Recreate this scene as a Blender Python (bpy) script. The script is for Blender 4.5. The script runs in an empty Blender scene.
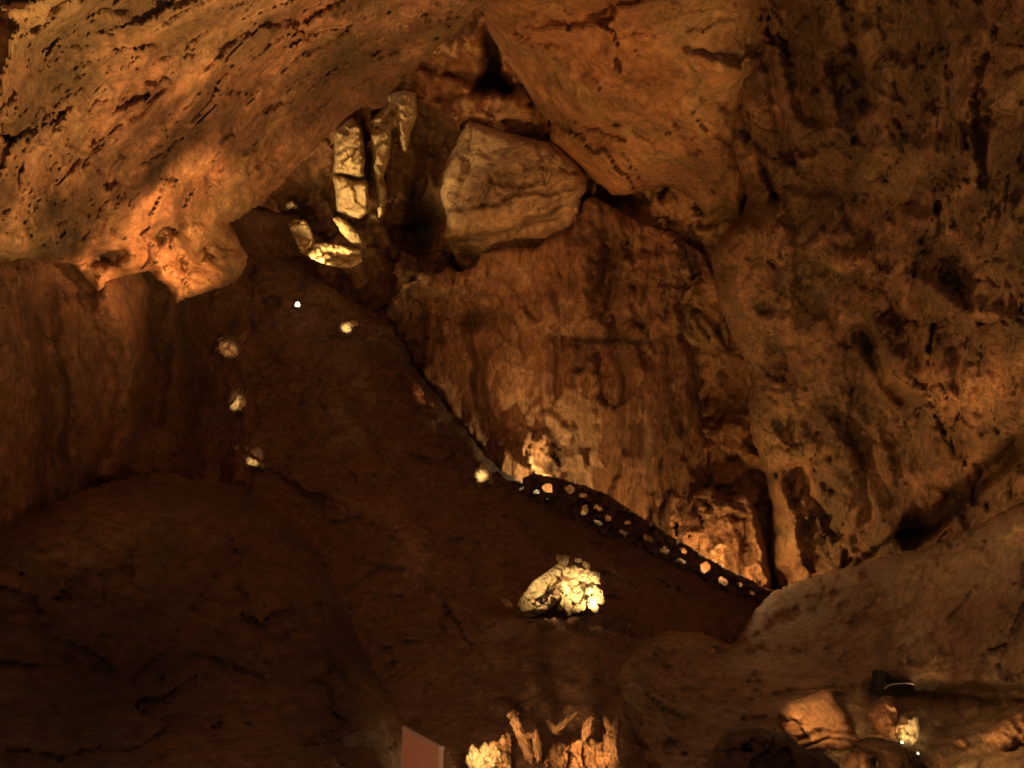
import bpy, bmesh, math, random
import numpy as np
from mathutils import Vector, Matrix, noise as mnoise

random.seed(7)
C = bpy.context.scene.collection
scn = bpy.context.scene
scn.view_settings.view_transform = 'Standard'
scn.view_settings.look = 'None'
scn.view_settings.exposure = 0.0

# ------------------------------------------------------------------ camera
FPX = 900.0
PITCH = math.radians(15)
CAM = np.array([0.0, 0.0, 1.6])
cd = bpy.data.cameras.new('camera'); cam = bpy.data.objects.new('camera', cd); C.objects.link(cam)
cam.location = CAM; cam.rotation_euler = (math.pi/2 + PITCH, 0, 0)
cd.sensor_width = 36.0; cd.lens = FPX/1024*36.0; cd.clip_end = 200
scn.camera = cam
FW = np.array([0, math.cos(PITCH), math.sin(PITCH)])
UP = np.array([0, -math.sin(PITCH), math.cos(PITCH)])
RT = np.array([1.0, 0, 0])

def P(px, py, d):
    """survey point: the place at distance d that lies in the direction (px, py)"""
    px = np.asarray(px, float); py = np.asarray(py, float); d = np.asarray(d, float)
    x = (px-512)/FPX*d; y = -(py-384)/FPX*d
    return CAM + x[..., None]*RT + y[..., None]*UP + d[..., None]*FW
def PV(px, py, d): return Vector(P(px, py, d))

# ------------------------------------------------------------------ noise
def _h(ix, iy, iz, s):
    h = (ix*374761393 + iy*668265263 + iz*2147483647 + s*144665) & 0xFFFFFFFF
    h = ((h ^ (h >> 13))*1274126177) & 0xFFFFFFFF
    h = ((h ^ (h >> 16))*2246822519) & 0xFFFFFFFF
    return ((h ^ (h >> 15)) & 0xFFFFFF)/float(0xFFFFFF)
def gnoise(p, s=0):
    i = np.floor(p).astype(np.int64); f = p - i
    u = f*f*f*(f*(f*6-15)+10)
    r = 0
    for a in (0, 1):
        for b in (0, 1):
            for c in (0, 1):
                X, Y, Z = i[:, 0]+a, i[:, 1]+b, i[:, 2]+c
                g = ((_h(X, Y, Z, s)*2-1)*(f[:, 0]-a) + (_h(X, Y, Z, s+71)*2-1)*(f[:, 1]-b) + (_h(X, Y, Z, s+133)*2-1)*(f[:, 2]-c))
                w = (u[:, 0] if a else 1-u[:, 0])*(u[:, 1] if b else 1-u[:, 1])*(u[:, 2] if c else 1-u[:, 2])
                r = r + g*w
    return r*1.4
def fbm(p, o=5, s=0, ridged=False, gain=.5):
    a = 1.0; t = 0; n = 0
    for k in range(o):
        v = gnoise(p*2.03**k + 17.3*k, s+k)
        if ridged: v = 1-2*np.abs(v)
        t = t+a*v; n += a; a *= gain
    return t/n
def worley(p, s=0, facet=False):
    i = np.floor(p).astype(np.int64)
    f1 = np.full(len(p), 9.); f2 = f1.copy(); cr = np.zeros(len(p)); fz = np.zeros(len(p))
    for a in (-1, 0, 1):
        for b in (-1, 0, 1):
            for c in (-1, 0, 1):
                X, Y, Z = i[:, 0]+a, i[:, 1]+b, i[:, 2]+c
                ox, oy, oz = X+_h(X, Y, Z, s)-p[:, 0], Y+_h(X, Y, Z, s+5)-p[:, 1], Z+_h(X, Y, Z, s+9)-p[:, 2]
                d = np.sqrt(ox**2 + oy**2 + oz**2)
                n = d < f1
                f2 = np.where(n, f1, np.minimum(f2, d)); cr = np.where(n, _h(X, Y, Z, s+23), cr); fz = np.where(n, ox*(_h(X, Y, Z, s+31)*2-1)+oz*(_h(X, Y, Z, s+37)*2-1), fz); f1 = np.where(n, d, f1)
    return (f1, f2, cr, fz)

# ------------------------------------------------------------------ materials
def mat(name, c1, c2, c3, scale=1.2, aniso=(1, 1, 1), rot=(0, 0, 0), crack=.35, crack_scale=.8, bump=.5, rough=.75, stain=.35, contrast=1.0, spec=.25):
    m = bpy.data.materials.new(name); m.use_nodes = True
    N = m.node_tree.nodes; L = m.node_tree.links; N.clear()
    def nd(t, **k):
        n = N.new(t)
        for a, b in k.items():
            if a in n.inputs: n.inputs[a].default_value = b
            else: setattr(n, a, b)
        return n
    out = nd('ShaderNodeOutputMaterial'); bs = nd('ShaderNodeBsdfPrincipled')
    bs.inputs['Roughness'].default_value = rough; bs.inputs['Specular IOR Level'].default_value = spec
    L.new(bs.outputs[0], out.inputs[0])
    tc = nd('ShaderNodeTexCoord'); mp = nd('ShaderNodeMapping')
    mr = nd('ShaderNodeMapping'); mr.inputs['Rotation'].default_value = rot; mp.inputs['Scale'].default_value = aniso
    L.new(tc.outputs['Object'], mr.inputs[0]); L.new(mr.outputs[0], mp.inputs[0])
    n1 = nd('ShaderNodeTexNoise', Scale=scale, Detail=10.0, Roughness=.7, Distortion=.9)
    n2 = nd('ShaderNodeTexNoise', Scale=scale*.28, Detail=5.0, Roughness=.6, Distortion=.8)
    n3 = nd('ShaderNodeTexNoise', Scale=scale*4.5, Detail=8.0, Roughness=.7)
    for n in (n1, n2, n3): L.new(mp.outputs[0], n.inputs['Vector'])
    r1 = nd('ShaderNodeMapRange'); r1.inputs[1].default_value = .5-.2/contrast; r1.inputs[2].default_value = .5+.2/contrast
    L.new(n1.outputs[0], r1.inputs[0])
    mx = nd('ShaderNodeMix', data_type='RGBA'); L.new(r1.outputs[0], mx.inputs[0])
    mx.inputs[6].default_value = (*c1, 1); mx.inputs[7].default_value = (*c2, 1)
    r2 = nd('ShaderNodeMapRange'); r2.inputs[1].default_value = .45; r2.inputs[2].default_value = .62; r2.inputs[4].default_value = stain*2
    L.new(n2.outputs[0], r2.inputs[0])
    mx2 = nd('ShaderNodeMix', data_type='RGBA'); L.new(r2.outputs[0], mx2.inputs[0]); L.new(mx.outputs[2], mx2.inputs[6])
    mx2.inputs[7].default_value = (*c3, 1)
    # hairline fractures: where a wandering field crosses its middle
    vo = nd('ShaderNodeTexNoise', Scale=crack_scale*1.6, Detail=6.0, Roughness=.55, Distortion=1.2); L.new(mp.outputs[0], vo.inputs['Vector'])
    sb = nd('ShaderNodeMath', operation='SUBTRACT'); L.new(vo.outputs[0], sb.inputs[0]); sb.inputs[1].default_value = .5
    ab = nd('ShaderNodeMath', operation='ABSOLUTE'); L.new(sb.outputs[0], ab.inputs[0])
    rc = nd('ShaderNodeMapRange'); rc.inputs[1].default_value = 0; rc.inputs[2].default_value = .022; rc.inputs[3].default_value = 1-crack; rc.inputs[4].default_value = 1
    L.new(ab.outputs[0], rc.inputs[0])
    at = nd('ShaderNodeAttribute'); at.attribute_name = 'tone'
    mu = nd('ShaderNodeMath', operation='MULTIPLY'); L.new(rc.outputs[0], mu.inputs[0]); L.new(at.outputs['Fac'], mu.inputs[1])
    r3 = nd('ShaderNodeMapRange'); r3.inputs[1].default_value = .3; r3.inputs[2].default_value = .7; r3.inputs[3].default_value = .55; r3.inputs[4].default_value = 1.4
    L.new(n3.outputs[0], r3.inputs[0])
    mu2 = nd('ShaderNodeMath', operation='MULTIPLY'); L.new(mu.outputs[0], mu2.inputs[0]); L.new(r3.outputs[0], mu2.inputs[1])
    vm = nd('ShaderNodeVectorMath', operation='SCALE'); L.new(mx2.outputs[2], vm.inputs[0]); L.new(mu2.outputs[0], vm.inputs['Scale'])
    L.new(vm.outputs[0], bs.inputs['Base Color'])
    ad = nd('ShaderNodeMath', operation='MULTIPLY_ADD'); L.new(n3.outputs[0], ad.inputs[0]); ad.inputs[1].default_value = .35; L.new(n1.outputs[0], ad.inputs[2])
    ad2 = nd('ShaderNodeMath', operation='MULTIPLY_ADD'); L.new(rc.outputs[0], ad2.inputs[0]); ad2.inputs[1].default_value = .35; L.new(ad.outputs[0], ad2.inputs[2])
    bp = nd('ShaderNodeBump', Strength=bump, Distance=.35); L.new(ad2.outputs[0], bp.inputs['Height'])
    L.new(bp.outputs[0], bs.inputs['Normal'])
    return m
def plain(name, col, rough=.6, metal=0, emit=None, es=0):
    m = bpy.data.materials.new(name); m.use_nodes = True
    N = m.node_tree.nodes; L = m.node_tree.links
    b = N['Principled BSDF']; b.inputs['Roughness'].default_value = rough; b.inputs['Metallic'].default_value = metal
    n = N.new('ShaderNodeTexNoise'); n.inputs['Scale'].default_value = 9; n.inputs['Detail'].default_value = 6
    mx = N.new('ShaderNodeMix'); mx.data_type = 'RGBA'; L.new(n.outputs[0], mx.inputs[0])
    mx.inputs[6].default_value = (*[c*.75 for c in col], 1); mx.inputs[7].default_value = (*[min(1, c*1.2) for c in col], 1)
    L.new(mx.outputs[2], b.inputs['Base Color'])
    if emit: b.inputs['Emission Color'].default_value = (*emit, 1); b.inputs['Emission Strength'].default_value = es
    return m

R = math.radians
M_ceil = mat('ceiling limestone', (.24, .115, .05), (.52, .28, .14), (.26, .19, .08), 1.3, (1, .45, 1.3), (0, R(33), 0), .15, .3, .75, contrast=1.2)
M_vault = mat('vault limestone', (.34, .16, .06), (.50, .26, .11), (.34, .24, .10), .9, (1, 1, 1), (0, R(-25), 0), .25, .35, .7, contrast=.8)
M_slab = mat('pale slab limestone', (.40, .25, .11), (.56, .37, .18), (.44, .27, .11), .9, (1, 1, 1.3), (0, 0, 0), .5, .35, .5, stain=.2)
M_flow = mat('flowstone', (.27, .125, .05), (.58, .34, .16), (.38, .175, .07), 1.5, (1.4, 1.4, .5), (0, 0, 0), .25, .45, 1.0, rough=.6, contrast=1.0, spec=.3)
M_right = mat('dark folded limestone', (.19, .095, .04), (.42, .225, .10), (.20, .135, .055), 1.1, (1, 1, 1.2), (0, R(20), 0), .3, .4, 1.0, contrast=1.0)
M_left = mat('left wall limestone', (.17, .085, .04), (.27, .135, .062), (.13, .085, .045), 1.1, (1.2, 1.2, .85), (0, 0, 0), .2, .45, .8)
M_slope = mat('shaded slope rubble', (.16, .085, .048), (.27, .145, .08), (.20, .115, .062), 1.6, (1, 1, 1), (0, 0, 0), .25, .8, .8)  # base colour kept dark because the slope lies in shade
M_lower = mat('earthy slope', (.27, .16, .085), (.36, .22, .115), (.26, .19, .10), 1.4, (1, 1, 1), (0, 0, 0), .12, .6, .6, contrast=.7)
M_pale = mat('pale calcite', (.48, .34, .16), (.76, .60, .36), (.50, .30, .13), 3.0, (1, 1, .6), (0, 0, 0), .4, 1.8, .9, contrast=1.0)
M_rust = mat('rusty calcite', (.38, .19, .085), (.64, .37, .18), (.42, .22, .10), 2.2, (1, 1, .8), (0, 0, 0), .35, 1.2, .9, contrast=1.0)

# ------------------------------------------------------------------ object helpers
def put(name, me, m, parent=None, kind=None, label=None, cat=None, group=None):
    o = bpy.data.objects.new(name, me); C.objects.link(o)
    if m: me.materials.append(m)
    if parent: o.parent = parent
    for k, v in (('kind', kind), ('label', label), ('category', cat), ('group', group)):
        if v: o[k] = v
    return o
def empty(name, loc, label, cat, group=None):
    o = bpy.data.objects.new(name, None); C.objects.link(o); o.location = loc; o.empty_display_size = .2
    o['label'] = label; o['category'] = cat
    if group: o['group'] = group
    return o

def tps(ctrl, x, y):
    c = np.array(ctrl, float); X = c[:, :2]/300.; n = len(c)
    def U(r2): return np.where(r2 > 1e-12, r2*np.log(r2+1e-12), 0)
    K = U(((X[:, None]-X[None])**2).sum(-1)) + np.eye(n)*1e-4
    Q = np.c_[np.ones(n), X]
    A = np.block([[K, Q], [Q.T, np.zeros((3, 3))]])
    w = np.linalg.solve(A, np.r_[c[:, 2], 0, 0, 0])
    q = np.c_[x, y]/300.
    return U(((q[:, None]-X[None])**2).sum(-1)) @ w[:n] + w[n] + q @ w[n+1:]

def polydist(x, y, pts, closed=False):
    pts = np.array(pts, float); a = pts if closed else pts[:-1]; b = np.roll(pts, -1, 0) if closed else pts[1:]
    best = np.full(len(x), 1e9); sg = np.zeros(len(x)); nx = x.copy(); ny = y.copy()
    for (ax, ay), (bx, by) in zip(a, b):
        dx, dy = bx-ax, by-ay; l2 = dx*dx+dy*dy+1e-9
        t = np.clip(((x-ax)*dx+(y-ay)*dy)/l2, 0, 1)
        cx, cy = ax+t*dx, ay+t*dy; d = np.hypot(x-cx, y-cy)
        m = d < best
        best = np.where(m, d, best); nx = np.where(m, cx, nx); ny = np.where(m, cy, ny)
        sg = np.where(m, np.sign(dx*(y-ay)-dy*(x-ax)), sg)
    return best, sg, nx, ny
def inside(x, y, pts):
    r = np.zeros(len(x), bool); n = len(pts)
    for i in range(n):
        (ax, ay), (bx, by) = pts[i], pts[(i+1) % n]
        if ay == by: continue
        r ^= ((ay > y) != (by > y)) & (x < (bx-ax)*(y-ay)/(by-ay)+ax)
    return r
def rough_poly(pts, jit, s, seg=9):
    o = []
    n = len(pts)
    for i in range(n):
        (ax, ay), (bx, by) = pts[i], pts[(i+1) % n]
        k = max(1, int(math.hypot(bx-ax, by-ay)/seg))
        if k > 60: k = 1
        for j in range(k):
            t = j/k; o.append((ax+(bx-ax)*t, ay+(by-ay)*t))
    o = np.array(o)
    q = np.c_[o/14., np.full(len(o), s*3.1)]
    return (o + jit*np.c_[gnoise(q, s)+.5*gnoise(q*2.3, s+2), gnoise(q+40, s+1)+.5*gnoise(q*2.3+9, s+5)]).tolist()

WARP = 9.0
def fields(x, y, feats):
    r = np.zeros(len(x))
    q = np.c_[x, y, x*0]
    x, y = x+WARP*fbm(q/28., 3, 401), y+WARP*fbm(q/28.+50, 3, 402)
    for f in feats:
        if f[0] == 'line':
            d = polydist(x, y, f[1])[0]; r += f[3]*np.exp(-(d/f[2])**2)
        elif f[0] == 'blob':
            _, cx, cy, rx, ry, rot, amp = f; c, s = math.cos(R(rot)), math.sin(R(rot))
            u = ((x-cx)*c+(y-cy)*s)/rx; v = (-(x-cx)*s+(y-cy)*c)/ry
            r += amp*np.exp(-(u*u+v*v))
        elif f[0] == 'dome':
            _, cx, cy, rx, ry, rot, amp = f; c, s = math.cos(R(rot)), math.sin(R(rot))
            u = ((x-cx)*c+(y-cy)*s)/rx; v = (-(x-cx)*s+(y-cy)*c)/ry
            r += amp*np.sqrt(np.clip(1-u*u-v*v, 0, 1))
        elif f[0] == 'step':
            _, pts, w, amp, rng = f; d, sg, _, _ = polydist(x, y, pts); s = d*sg
            t = np.clip(s/w*.5+.5, 0, 1); r += amp*t*t*(3-2*t)*np.exp(-np.clip(s, 0, None)/rng)*np.where(s < -w, 0, 1)
        elif f[0] == 'area':                     # a region bounded by a polygon, soft edge
            _, pts, w, amp = f; d = polydist(x, y, pts, True)[0]; s = np.where(inside(x, y, pts), d, -d)
            t = np.clip(s/w*.5+.5, 0, 1); r += amp*t*t*(3-2*t)
    return r

SURF = {}
def surf(name, px, py):
    X, Y, D_ = SURF[name]; k = np.argsort((X-px)**2+(Y-py)**2)[:6]; return float(D_[k].mean())
def shell(name, outline, ctrl, m, step=3, jit=3, rnd=(25, 2.0), noise=((.35, .5, 5, False),), blocks=(), aniso=(1, 1, 1), rotz=0, feats=(), tones=(), tn=.25,
          holes=(), skirt=3.0, seed=1, parent=None, warp=.4, thick=None, crags=(), veins=None, **tags):
    """A rock face: outline as surveyed, distances interpolated between control readings, then bulges, ledges, cracks and roughness; edges curl back."""
    poly = rough_poly(outline, jit, seed) if jit else [tuple(p) for p in outline]
    pa = np.array(poly); x0, y0 = pa.min(0)-step; x1, y1 = pa.max(0)+step
    nx, ny = int((x1-x0)/step)+2, int((y1-y0)/step)+2
    gx, gy = np.meshgrid(x0+step*np.arange(nx), y0+step*np.arange(ny)); gx = gx.ravel(); gy = gy.ravel()
    def ins(x, y):
        r = inside(x, y, poly)
        for h in holes: r &= ~inside(x, y, h)
        return r
    idx = np.arange(nx*ny).reshape(ny, nx)
    q = np.stack([idx[:-1, :-1], idx[1:, :-1], idx[1:, 1:], idx[:-1, 1:]], -1).reshape(-1, 4)
    keep = ins(gx[q].mean(1), gy[q].mean(1)); q = q[keep]
    used, inv = np.unique(q, return_inverse=True); q = inv.reshape(-1, 4)
    x, y = gx[used], gy[used]
    d, _, cx, cy = polydist(x, y, poly, True)
    ei = ~inside(x, y, poly); x = np.where(ei, cx, x); y = np.where(ei, cy, y); d = np.where(ei, 0, d)
    for h in holes:
        hm = inside(x, y, h); hd, _, hx, hy = polydist(x, y, h, True)
        x = np.where(hm, hx, x); y = np.where(hm, hy, y)
    base = tps(ctrl, x, y)
    wpos = P(x, y, base)
    # noise space
    c, s = math.cos(R(rotz)), math.sin(R(rotz))
    np_ = np.c_[wpos[:, 0]*c+wpos[:, 2]*s, wpos[:, 1], -wpos[:, 0]*s+wpos[:, 2]*c]*np.array(aniso)
    if warp:
        np_ = np_ + warp*np.c_[fbm(wpos*.6, 3, seed+50), fbm(wpos*.6+31, 3, seed+51), fbm(wpos*.6+77, 3, seed+52)]
    dep = base.copy()
    for amp, fr, octv, rg in noise: dep += amp*fbm(np_*fr, octv, seed+int(fr*10), rg)*(-1 if rg else 1)
    tone = np.ones(len(x))
    for amp, fr, ck in blocks:
        wq = np_*fr + .45*np.c_[fbm(np_*fr*1.3, 4, seed+60), fbm(np_*fr*1.3+9, 4, seed+61), fbm(np_*fr*1.3+23, 4, seed+62)]
        for o, g in ((1, 1), (2.3, .45), (5.1, .2)):
            f1, f2, cr, fz = worley(wq*o, seed+3+int(o)); dep += g*amp*((cr-.5)*.7 + fz*3.0)
            if o == 1:
                e = np.exp(-((f2-f1)/.05)**2)*np.clip(fbm(np_*fr*.9+5, 3, seed+66)*3, 0, 1); dep += ck*e; tone *= 1-.3*e*(ck > 0)
    dep += fields(x, y, feats)
    for cx_, cy_, rx, ry, rot, amp, fr in crags:
        mk = fields(x, y, [('blob', cx_, cy_, rx, ry, rot, 1.0)])
        wq = wpos*fr + .5*np.c_[fbm(wpos*fr, 4, seed+80), fbm(wpos*fr+9, 4, seed+81), fbm(wpos*fr+23, 4, seed+82)]
        for o, g in ((1, 1), (2.2, .5), (4.7, .22)):
            f1, f2, cr, fz = worley(wq*o, seed+90+int(o)); dep += mk*g*amp*((cr-.5)*.9+fz*2.2+.5*f1)
    w, rr = rnd
    t = np.clip(d/w, 0, 1); dep += rr*(1-np.sqrt(1-(1-t)**2))
    tone *= 1+tn*fbm(np_*.5, 4, seed+30)
    if veins: tone += veins[0]*(np.clip(fbm(np_*veins[1], 5, seed+44, True), 0, 1)**2-.12)
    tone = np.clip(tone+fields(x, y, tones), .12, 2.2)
    SURF[name] = (x, y, dep)
    v = P(x, y, dep)
    nv = len(v)
    ed = np.concatenate([q[:, [0, 1]], q[:, [1, 2]], q[:, [2, 3]], q[:, [3, 0]]])
    key = np.sort(ed, 1); k1 = key[:, 0]*nv+key[:, 1]
    u, fi, ct = np.unique(k1, return_index=True, return_counts=True)
    be = ed[fi[ct == 1]]
    bv = np.unique(be); mp = -np.ones(nv, int); mp[bv] = nv+np.arange(len(bv))
    ray = v[bv]-CAM; ray /= np.linalg.norm(ray, axis=1)[:, None]
    cen = v.mean(0)
    L = thick if thick else skirt
    sk = v[bv]+ray*L
    if not holes: sk += (cen-v[bv])*.06
    faces = q.tolist()+np.c_[be[:, 1], be[:, 0], mp[be[:, 0]], mp[be[:, 1]]].tolist()
    v = np.r_[v, sk]; tone = np.r_[tone, tone[bv]]
    if thick:                                     # a free-standing wall: close it with a back face
        off = len(v); ray = v[:nv]-CAM; ray /= np.linalg.norm(ray, axis=1)[:, None]
        m2 = np.where(mp >= 0, mp, off+np.arange(nv)); v = np.r_[v, v[:nv]+ray*thick]; tone = np.r_[tone, tone[:nv]]
        faces += m2[q[:, ::-1]].tolist()
    b = v[:nv]; org = np.array([b[:, 0].mean(), b[:, 1].mean(), b[:, 2].min()]) if tags.get('kind') != 'structure' else np.zeros(3)
    if parent: org = np.array(parent.location)
    me = bpy.data.meshes.new(name); me.from_pydata((v-org).tolist(), [], faces); me.update()
    if thick: 
        bm = bmesh.new(); bm.from_mesh(me)
        bmesh.ops.delete(bm, geom=[w_ for w_ in bm.verts if not w_.link_faces], context='VERTS'); bm.to_mesh(me); bm.free()
    else:
        a = me.attributes.new('tone', 'FLOAT', 'POINT'); a.data.foreach_set('value', tone.astype(np.float32))
    if thick:
        a = me.attributes.new('tone', 'FLOAT', 'POINT'); a.data.foreach_set('value', np.full(len(me.vertices), .72, np.float32))
    me.polygons.foreach_set('use_smooth', np.ones(len(me.polygons), bool))
    o = put(name, me, m, parent, **tags)
    if not parent: o.location = org
    return o

def add_tone(me, v=1.0):
    a = me.attributes.new('tone', 'FLOAT', 'POINT'); a.data.foreach_set('value', np.full(len(me.vertices), v, np.float32))

def lump(name, a, b, ra, rb, m, parent=None, seed=0, rough=.22, freq=2.2, sub=4, tone=1.0, squash=1.0, **tags):
    """A knob, boulder or dripstone finger between two points, radius ra at a and rb at b, with knobbly skin."""
    a = Vector(a); b = Vector(b); ax = b-a; ln = ax.length
    bm = bmesh.new(); bmesh.ops.create_icosphere(bm, subdivisions=sub, radius=1)
    q = ax.to_track_quat('Z', 'Y') if ln > 1e-6 else Matrix.Identity(3).to_quaternion()
    co = np.array([v.co[:] for v in bm.verts])
    t = np.clip(co[:, 2]*.5+.5, 0, 1); rad = ra+(rb-ra)*t
    pts = np.c_[co[:, 0]*rad*squash, co[:, 1]*rad, np.sign(co[:, 2])*np.abs(co[:, 2])**.8*(ln/2+np.where(co[:, 2] > 0, rb, ra)*.7)]
    mr = max(ra, rb)
    uq = pts/mr
    nz = fbm(uq*freq*.45+seed*3.7, 5, seed) + .5*fbm(uq*freq*1.1+seed*1.3, 5, seed+9, True)
    f1, f2, cr, fz = worley(uq*freq*.5+seed, seed+4); nz += .9*fz + .4*(cr-.5)
    pts = pts*(1+rough*nz)[:, None]
    mid = (a+b)/2; base = a if not parent else Vector(parent.location)
    if not parent: base = Vector((mid.x, mid.y, min(a.z-ra, b.z-rb)))
    mt = q.to_matrix()
    for v, p in zip(bm.verts, pts): v.co = mt @ Vector(p) + mid - base
    me = bpy.data.meshes.new(name); bm.to_mesh(me); bm.free(); add_tone(me, tone)
    me.polygons.foreach_set('use_smooth', np.ones(len(me.polygons), bool))
    o = put(name, me, m, parent, **tags)
    if not parent: o.location = base
    return o
def lp(name, p0, p1, r0, r1, d, m, parent=None, **k):
    """lump given by two survey directions at distance d, radii in the survey's units"""
    s = d/FPX
    dd = k.pop('d2', d)
    return lump(name, PV(*p0, d), PV(*p1, dd), r0*s, r1*s, m, parent, **k)

# ================================================================== the cave shell (setting)
S = dict(kind='structure')
# outer rock behind everything, so that no gap opens between the faces in front
shell('wall_back', [(-900, -900), (1900, -900), (1900, 1000), (-900, 1000)],
      [(-900, -900, 18), (1900, -900, 20), (1900, 1000, 30), (-900, 1000, 30), (400, 200, 37), (700, 300, 36)], M_vault, step=14, jit=0, rnd=(200, 1),
      noise=((.9, .25, 5, False),), skirt=.5, seed=90, **S)

# rear wall under the vault: crevices, red blocks and the recess round the pale slab
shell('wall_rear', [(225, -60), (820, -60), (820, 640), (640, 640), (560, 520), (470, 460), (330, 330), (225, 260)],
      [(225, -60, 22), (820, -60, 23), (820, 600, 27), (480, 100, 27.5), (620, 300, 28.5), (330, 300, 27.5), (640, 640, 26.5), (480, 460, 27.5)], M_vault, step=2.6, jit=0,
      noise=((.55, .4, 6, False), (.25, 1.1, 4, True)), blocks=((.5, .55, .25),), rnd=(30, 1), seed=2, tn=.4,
      feats=(('area', [(487, 28), (497, 40), (500, 75), (514, 88), (512, 94), (476, 90), (485, 70)], 6, 3.0),
             ('line', [(402, 58), (440, 70), (478, 82)], 4, .8), ('line', [(405, 60), (425, 100), (455, 96), (490, 92)], 3, .5),
             ('step', [(398, 62), (440, 68), (485, 84)], 8, -.9, 30), ('blob', 450, 45, 40, 16, 15, -1.0),
             ('blob', 425, 180, 14, 60, 5, 1.6), ('blob', 412, 225, 26, 45, 0, 1.8), ('blob', 525, 115, 25, 18, 10, -1.0), ('blob', 470, 105, 18, 14, 0, -.7),
             ('blob', 300, 235, 30, 40, 20, 1.2)),
      tones=(('blob', 420, 185, 14, 70, 5, -.45), ('blob', 415, 235, 28, 35, 0, -.6), ('area', [(487, 28), (497, 40), (500, 75), (514, 88), (512, 94), (476, 90), (485, 70)], 6, -.75),  # notch and recess also darkened in tone, as shade
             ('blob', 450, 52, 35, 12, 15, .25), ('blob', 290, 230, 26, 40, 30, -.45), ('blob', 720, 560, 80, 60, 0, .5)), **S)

# the vault right of centre, a smooth belly of rock hanging in front of the rear wall
shell('ceiling_vault', [(478, -60), (760, -60), (768, 60), (745, 95), (738, 140), (748, 195), (742, 220), (724, 206), (708, 216), (690, 200), (665, 186), (640, 192), (612, 196), (596, 182), (570, 160), (548, 142), (552, 122), (535, 108), (520, 80), (500, 50), (484, 20)],
      [(478, -60, 17), (768, -60, 17), (745, 200, 23.5), (520, 70, 23.5), (600, 100, 22.2), (640, 190, 25), (690, 60, 20.5)], M_vault, step=2.6, jit=3, seed=3, tn=.3,
      noise=((.35, .45, 5, False), (.12, 1.6, 4, True)), blocks=((.28, .4, .1),), veins=(.7, .5), rnd=(45, 2.2), rotz=-30, aniso=(.6, 1, 1.4),
      feats=(('blob', 720, 70, 25, 14, 20, -.5), ('step', [(690, 60), (715, 80), (738, 78)], 8, .7, 22), ('line', [(523, 40), (545, 90), (575, 140)], 5, .25), ('blob', 705, 185, 30, 26, 0, .9)),
      tones=(('blob', 722, 72, 16, 10, 0, .45), ('blob', 700, 170, 40, 34, 20, -.45), ('blob', 545, 85, 20, 40, -25, .1), ('blob', 625, 130, 40, 30, 20, .1), ('blob', 640, 30, 80, 40, 0, .12)), **S)

# the big overhang at upper left
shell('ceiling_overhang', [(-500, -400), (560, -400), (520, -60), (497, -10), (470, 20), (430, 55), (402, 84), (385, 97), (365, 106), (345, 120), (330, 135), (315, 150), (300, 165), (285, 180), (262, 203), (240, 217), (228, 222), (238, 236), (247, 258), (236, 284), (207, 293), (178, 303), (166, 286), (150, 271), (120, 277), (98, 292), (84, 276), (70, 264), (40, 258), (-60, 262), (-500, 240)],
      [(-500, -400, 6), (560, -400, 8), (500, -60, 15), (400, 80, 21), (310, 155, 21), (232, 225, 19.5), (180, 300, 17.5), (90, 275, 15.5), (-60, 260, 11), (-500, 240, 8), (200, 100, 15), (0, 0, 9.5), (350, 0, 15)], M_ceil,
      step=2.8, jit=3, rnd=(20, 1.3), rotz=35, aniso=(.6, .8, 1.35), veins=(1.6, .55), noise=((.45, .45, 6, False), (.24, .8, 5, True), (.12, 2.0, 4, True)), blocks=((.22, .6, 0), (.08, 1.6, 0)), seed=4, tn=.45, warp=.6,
      feats=(('step', [(75, 262), (140, 235), (200, 205), (235, 188)], 10, .8, 60), ('line', [(240, 95), (290, 60), (330, 35)], 8, .25), ('step', [(130, 120), (180, 85), (215, 60)], 12, -.35, 40),
             ('step', [(150, 215), (210, 165), (290, 110), (345, 55)], 8, .6, 50), ('blob', 97, 257, 24, 12, 0, 1.1), ('step', [(190, 250), (215, 240), (240, 250)], 6, .5, 20)),
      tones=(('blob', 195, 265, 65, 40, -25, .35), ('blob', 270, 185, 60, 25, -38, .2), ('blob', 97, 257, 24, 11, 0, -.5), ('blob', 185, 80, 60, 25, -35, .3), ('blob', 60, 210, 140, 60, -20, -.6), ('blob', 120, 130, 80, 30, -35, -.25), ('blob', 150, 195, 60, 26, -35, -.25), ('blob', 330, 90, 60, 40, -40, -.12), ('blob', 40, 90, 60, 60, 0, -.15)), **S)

# left wall, falling away into the dark
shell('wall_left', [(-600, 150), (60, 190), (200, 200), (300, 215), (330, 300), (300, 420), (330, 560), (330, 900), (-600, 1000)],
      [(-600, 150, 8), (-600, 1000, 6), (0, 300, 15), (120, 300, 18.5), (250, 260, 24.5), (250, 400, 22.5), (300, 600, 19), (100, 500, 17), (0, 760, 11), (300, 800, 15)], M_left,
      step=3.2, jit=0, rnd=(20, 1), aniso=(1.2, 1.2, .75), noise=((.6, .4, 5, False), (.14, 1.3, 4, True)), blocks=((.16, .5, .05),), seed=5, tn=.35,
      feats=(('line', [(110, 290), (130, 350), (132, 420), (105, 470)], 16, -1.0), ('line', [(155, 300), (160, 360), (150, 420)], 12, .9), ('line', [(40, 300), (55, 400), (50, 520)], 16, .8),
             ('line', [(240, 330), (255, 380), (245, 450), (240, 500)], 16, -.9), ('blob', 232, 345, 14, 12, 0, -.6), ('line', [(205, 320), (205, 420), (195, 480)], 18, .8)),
      tones=(('blob', 125, 360, 24, 70, 0, .3), ('blob', 190, 380, 30, 60, 0, -.3), ('blob', 250, 400, 24, 90, 0, .2), ('blob', 190, 560, 130, 80, 0, -.35)), **S)

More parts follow.
